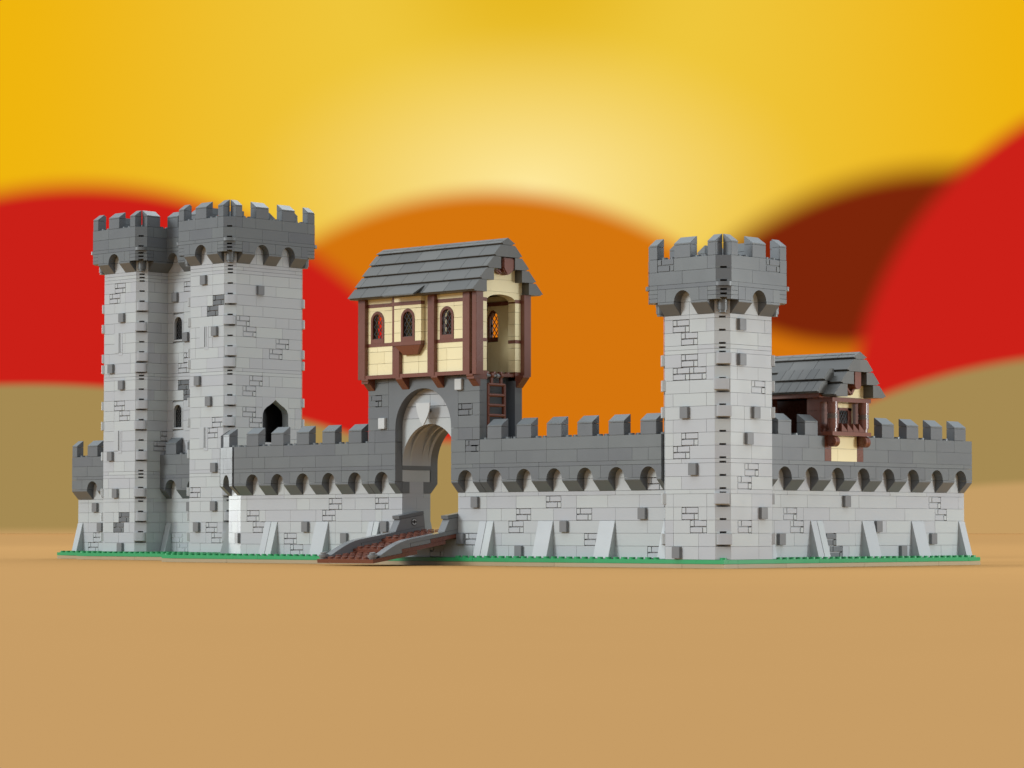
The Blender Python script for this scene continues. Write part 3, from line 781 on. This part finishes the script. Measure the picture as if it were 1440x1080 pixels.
# ================================================================== LADDER
LD = thing('ladder', 'reddish brown ladder hooked in the side recess of the gatehouse', 'ladder', (-31.6, 3, 11.7))
xl = -31.62
for y_ in (1.72, 4.02):
    mb = MB(); mb.bar((xl, y_, 11.7), (xl, y_, 17.15), .36, .34, up=(1, 0, 0)); obj('rail', mb, BROWN, LD, bevel=.05)
for z_ in (12.1, 13.1, 14.0, 15.0, 16.0, 17.05):
    mb = MB(); mb.cyl((xl+.05, 1.72, z_), .17, (0, 2.3, 0), 12); obj('rung', mb, BROWN, LD)
for y_ in (2.25, 3.6):
    mb = MB(); mb.bar((xl, y_, 17.0), (xl, y_, 18.0), .32, .22, up=(1, 0, 0)); mb.cyl((xl, y_-.17, 17.95), .27, (0, .34, 0), 14); obj('hook', mb, BROWN, LD, bevel=.03)
mb = MB(); mb.cyl((xl-.02, 1.45, 17.92), .15, (0, 2.4, 0), 14); mb.cyl((xl-.02, 2.9, 17.92), .25, (0, .3, 0), 14); mb.cyl((xl-.02, 1.45, 17.92), .25, (0, .2, 0), 14)
obj('hinge_bar', mb, STONE, LD)

# ================================================================== DRAWBRIDGE
DBR = thing('drawbridge', 'sloping reddish brown studded drawbridge with curved grey side rails', 'drawbridge', (-39.5, -10.1, -.54))
al = math.radians(8.3); ca, sa = math.cos(al), math.sin(al)
def BP(x, t, n): return Vector((x, -10.05+t*ca-n*sa, -.54+t*sa+n*ca))
def bbox(mb, x0, x1, t0, t1, n0, n1):
    p = [BP(x0, t0, n0), BP(x1, t0, n0), BP(x1, t1, n0), BP(x0, t1, n0)]; mb.prism(p, BP(0, 0, n1)-BP(0, 0, n0))
def bprof(mb, pts, x0, x1): mb.prism([BP(x0, t, n) for t, n in pts], Vector((x1-x0, 0, 0)))
bx0_, bx1_ = -43.5, -35.5
mb = MB()
up = BP(0, 0, .2)-BP(0, 0, 0)
for n0, t0, t1, tstud in ((0, 0, 6, (0, 4)), (.4, 4, 10, (4, 8)), (.8, 8, 14.4, (8, 14))):
    xa, xb = (bx0_, bx1_)
    bbox(mb, xa, xb, t0+.01, t1, n0+.01, n0+.39)
    if n0 > 0: bbox(mb, xa+1, xb-1, t0-.0, t0+.02, n0, n0+.39)
    for i in range(6):
        for j in range(tstud[0], tstud[1]): mb.cyl(BP(bx0_+1.5+i, j+.5, n0+.38), .3, up, 14)
obj('deck', mb, BROWN, DBR)
def curve(t0, n0, t1, n1, k=12): return [(t0+(t1-t0)*i/k, n0+(n1-n0)*math.sin(math.pi/2*i/k)) for i in range(k+1)]
for x0_, x1_ in ((bx0_, bx0_+1), (bx1_-1, bx1_)):
    mb = MB()
    top = curve(1.05, .62, 5.3, 1.6)
    bprof(mb, [(1.05, .41)]+top+[(14.2, 1.6), (14.2, 1.21), (5.2, 1.21)]+[(5.2, .81), (4.0, .81), (4.0, .41)], x0_+.015, x1_-.015)
    bprof(mb, [(5.25, .81), (8.0, .81), (8.0, 1.2), (5.25, 1.2)], x0_+.03, x1_-.03)
    bprof(mb, [(4.02, .41), (4.0, .41), (4.0, .8), (5.2, .8)], x0_+.02, x1_-.02)
    rl = obj('side_rail', mb, STONE, DBR, bevel=.02)
    mb = MB(); bprof(mb, [(10.0, 1.61), (10.9, 2.78), (14.2, 2.78), (14.2, 1.61)], x0_+.01, x1_-.01); obj('rail_block', mb, STONE, rl, bevel=.02)
    mb = MB(); bprof(mb, [(10.7, 2.8), (10.7, 3.16), (14.2, 3.16), (14.2, 2.8)], x0_-.02, x1_+.02); obj('rail_cap', mb, DARK, rl, bevel=.03)
    mb = MB(); cx_ = (x0_+x1_)/2
    mb.cyl(BP(cx_, .5, .4), .38, BP(0, 0, .16)-BP(0, 0, 0), 20); mb.cyl(BP(cx_, .5, .56), .49, BP(0, 0, .24)-BP(0, 0, 0), 20); mb.cyl(BP(cx_, .5, .8), .3, up, 16)
    obj('bollard', mb, STONE, DBR)
mb = MB(); p = BP(bx0_+1.0, 12.7, 2.25); mb.cyl(p-Vector((.1, 0, 0)), .36, (.13, 0, 0), 24)
o = obj('axle_ring', mb, BLACK, DBR)
mb = MB()
for k in range(2):
    for j in range(7):
        t0 = math.pi*k+math.radians(20)+j*math.radians(20); t1 = t0+math.radians(20)
        q = [p+Vector((0, r_*math.cos(t), r_*math.sin(t))) for r_, t in ((.19, t0), (.3, t0), (.3, t1), (.19, t1))]
        mb.prism([v+Vector((.02, 0, 0)) for v in q], Vector((.05, 0, 0)))
obj('axle_insert', mb, PALE, o)

# ================================================================== TIMBER HUT ON THE RIGHT WALL
HU = thing('timber_hut', 'small brown timber hut with slate roof and oriel on the right wall', 'hut', (-2, 18.5, 9.2))
FX = RT(-.5)
mb = MB(); lay(mb, FX, 16.5, 20.5, [(9.2, 10.4), (10.4, 11.6)], d=.012, thick=.2); 
FW = RT(-1.0); 
for a_, b_, za, zb in ((17.3, 18.0, 12.0, 14.8), (20.3, 21.1, 12.0, 14.8), (18.0, 20.3, 14.35, 14.8)): lay(mb, FW, a_, b_, [(za, zb)], thick=.4)
FG = RT(.3)
for k, (a_, b_) in enumerate(((16.4, 20.6), (16.8, 20.2), (17.9, 19.1))): mb.box(FG, a_, b_, -.8, 0-.02*k, 15.25+1.2*k+.01, 16.45+1.2*k)
obj('plaster_wall', mb, TAN, HU)
mb = MB()
for a_, b_ in ((15.5, 16.5), (20.5, 21.5)):
    for z_ in (9.2, 10.4): mb.box(FX, a_+.02, b_-.02, -.2, .014, z_+.02, z_+1.18)
mb.box(RT(.5), 15.45, 21.45, -1.5, 0, 11.62, 12.0); mb.box(RT(.5), 15.45, 21.45, -1.5, 0, 14.82, 15.22)
FS = FR(15.5)
lay(mb, FS, -2.6, -.98, [(11.6, 12.8), (12.8, 14.0), (14.0, 15.2)], thick=1.0)
lay(mb, FR(15.52), -14.5, -7.0, [(11.6, 12.8), (12.8, 14.0), (14.0, 15.2)], thick=1.0)
lay(mb, FR(13.9), -9.5, -6.6, [(11.6, 12.8), (12.8, 14.0), (14.0, 15.2)], thick=1.0)
mb.box(BK(21.5), -14.5, -1.0, -1, 0, 9.0, 16.3); mb.box(FR(15.5), -15, -1.2, -6, -.05, 11.2, 11.58)
mb.box(FR(14.3), -13, -.2, -2, -.02, 15.2, 15.72); mb.box(RT(-1.1), 15.6, 17.28, -.4, 0, 12.0, 14.8); mb.box(RT(-1.4), 15.6, 21.4, -.5, -.2, 11.6, 15.2) if False else None
mb.box(RT(-14), 15.6, 21.4, -.5, 0, 11.6, 15.2)
obj('timber_wall', mb, BROWN, HU)
mb = MB(); mb.box(RT(-13.4), 16.2, 17.3, -.1, .0, 11.7, 14.1); obj('inner_door', mb, TAN, HU)
for y_ in (16.1, 20.9):
    mb = MB(); x_ = .0
    for r_, za, zb in ((.42, 12.0, 12.35), (.52, 12.35, 13.25), (.46, 13.7, 13.8), (.52, 13.8, 14.82)): mb.cyl((x_, y_, za), r_, (0, 0, zb-za), 24)
    c_ = obj('column', mb, BROWN, HU)
    mb = MB()
    for za, zb, r_ in ((13.26, 13.42, .52), (13.42, 13.5, .46), (13.5, 13.69, .52)): mb.cyl((x_, y_, za), r_, (0, 0, zb-za), 24)
    obj('collar', mb, GREYB, c_)
    mb = MB(); 
    for k, dy in enumerate((-.38, -.02)): mb.cyl((.12, y_+dy, 11.08), .52, (0, .34, 0), 28)
    mb.cyl((.12, y_-.46, 11.08), .3, (0, .08, 0), 20); mb.cyl((.12, y_-.5, 11.08), .14, (0, .05, 0), 16)
    mb.box(RT(-.5), y_-.3, y_+.3, 0, .5, 11.2, 11.62)
    obj('scroll_bracket', mb, BROWN, HU, bevel=.02)
mb = MB()
mb.box(FW, 18.0, 18.35, -.35, .05, 12.0, 14.35); mb.box(FW, 19.75, 20.3, -.35, .05, 12.0, 14.35); mb.box(FW, 18.0, 20.3, -.35, .05, 14.1, 14.35)
w = obj('window', mb, BROWN, HU)
lattice(w, FW, 18.3, 19.8, 12.0, 14.1, -.1, step=.4, w=.055)
for y_ in (16.95, 17.85, 18.75, 19.65):
    mb = MB(); fr = RT(.42); mb.sz(fr, [(y_, 12.02), (y_+.86, 12.02), (y_+.86, 12.15), (y_+.04, 12.8), (y_, 12.8)], -.9, 0)
    obj('sill_wedge', mb, BROWN, HU, bevel=.03)
mbr = MB(); ux0, ux1 = -13.0, 1.5; z = 15.28
for k in range(3):
    s1_ = [ux1-4.2-3*i+(k % 2) for i in range(6)][::-1]
    slab(mbr, ux0, ux1, 14.5+k, 1, z+1.2*k, s1_); slab(mbr, ux0, ux1, 22.5-k, -1, z+1.2*k, s1_)
slab(mbr, ux0, ux1, 17.5, 1, z+3.6, [ux1-2*i for i in range(1, 8)][::-1], depth=1.0, rise=.74); slab(mbr, ux0, ux1, 19.5, -1, z+3.6, [], depth=1.0, rise=.74)
slab(mbr, -10.5, .2, 13.5, 1, z+.28, [-10.5+i for i in range(1, 11)], depth=1.6); slab(mbr, -5.9, .2, 14.5, 1, z+1.48, [-6+i for i in range(1, 7)], depth=1.6)
mbr.box(FR(18.5), ux0+.3, ux1-.3, -.5, .5, z+3.62, z+4.1)
ro = obj('roof', mbr, SLATE, HU)
mb = MB(); f_ = RT(1.25); mb.sz(f_, [(17.95, 17.7), (18.95, 17.7), (18.95, 16.5)]+[(18.45+.5*math.cos(t), 16.45-.42*math.sin(t)) for t in [math.pi*i/8 for i in range(1, 8)]]+[(17.95, 16.5)], -.9, .0)
mb.sz(RT(.7), [(16.9, 16.45), (17.3, 16.45), (18.3, 15.6), (18.1, 15.45)], -.5, 0); mb.sz(RT(.7), [(18.9, 16.3), (18.5, 16.35), (18.0, 15.6), (18.3, 15.5)], -.5, 0)
obj('gable_ornament', mb, BROWN, ro, bevel=.03)

# ================================================================== LIGHT, WORLD, CAMERA
w = bpy.data.worlds.new('World'); scene.world = w; w.use_nodes = True
wt = w.node_tree; bg = wt.nodes['Background']
# a white studio: even walls, a broad bright overhead
wc_ = wt.nodes.new('ShaderNodeTexCoord'); ws = wt.nodes.new('ShaderNodeSeparateXYZ'); wt.links.new(wc_.outputs['Generated'], ws.inputs[0])
wm = wt.nodes.new('ShaderNodeMapRange'); wm.interpolation_type = 'SMOOTHSTEP'; wt.links.new(ws.outputs[2], wm.inputs[0])
wm.inputs[1].default_value = .6; wm.inputs[2].default_value = 1; wm.inputs[3].default_value = .67; wm.inputs[4].default_value = 3.0
wt.links.new(wm.outputs[0], bg.inputs[1]); bg.inputs[0].default_value = (.905, .98, 1.04, 1)
def sun(name, d, e, ang, col=(1, 1, 1)):
    l = bpy.data.lights.new(name, 'SUN'); l.energy = e; l.angle = math.radians(ang); l.color = col
    o = bpy.data.objects.new(name, l); COL.objects.link(o)
    o.rotation_euler = Vector(d).to_track_quat('Z', 'Y').to_euler(); o.location = Vector(d)*150
    return o
def area(name, pos, aim, size, e):
    l = bpy.data.lights.new(name, 'AREA'); l.shape = 'DISK'; l.size = size; l.energy = e; l.color = (.92, .985, 1)
    o = bpy.data.objects.new(name, l); COL.objects.link(o); o.location = pos
    o.rotation_euler = (Vector(pos)-Vector(aim)).to_track_quat('Z', 'Y').to_euler()
sun('softbox_left', (-.42, -.86, .34), 2.45, 20, (.92, .985, 1))
area('softbox_right', (96, 70, 18), (-2, 18, 8), 30, 84000)
area('softbox_far_left', (-400, 25, 30), (-70, 5, 12), 160, 180000)
area('softbox_far_right', (20, 470, 30), (-20, 20, 12), 160, 130000)
area('softbox_overhead', (-178, 280, 326), (-80, 20, 25), 140, 200000)
cam = bpy.data.cameras.new('camera'); co = bpy.data.objects.new('camera', cam); COL.objects.link(co)
cam.sensor_width = 36; cam.lens = FPX/1440*36; cam.clip_end = 20000; cam.clip_start = 1
co.location = CAM
Fw = Vector((math.sin(YAW)*math.cos(PITCH), math.cos(YAW)*math.cos(PITCH), math.sin(PITCH)))
co.rotation_euler = Fw.to_track_quat('-Z', 'Y').to_euler()
scene.camera = co
scene.render.engine = 'CYCLES'
vs = scene.view_settings; vs.view_transform = 'Standard'; vs.look = 'None'; vs.exposure = 0; vs.gamma = 1
scene.cycles.max_bounces = 6
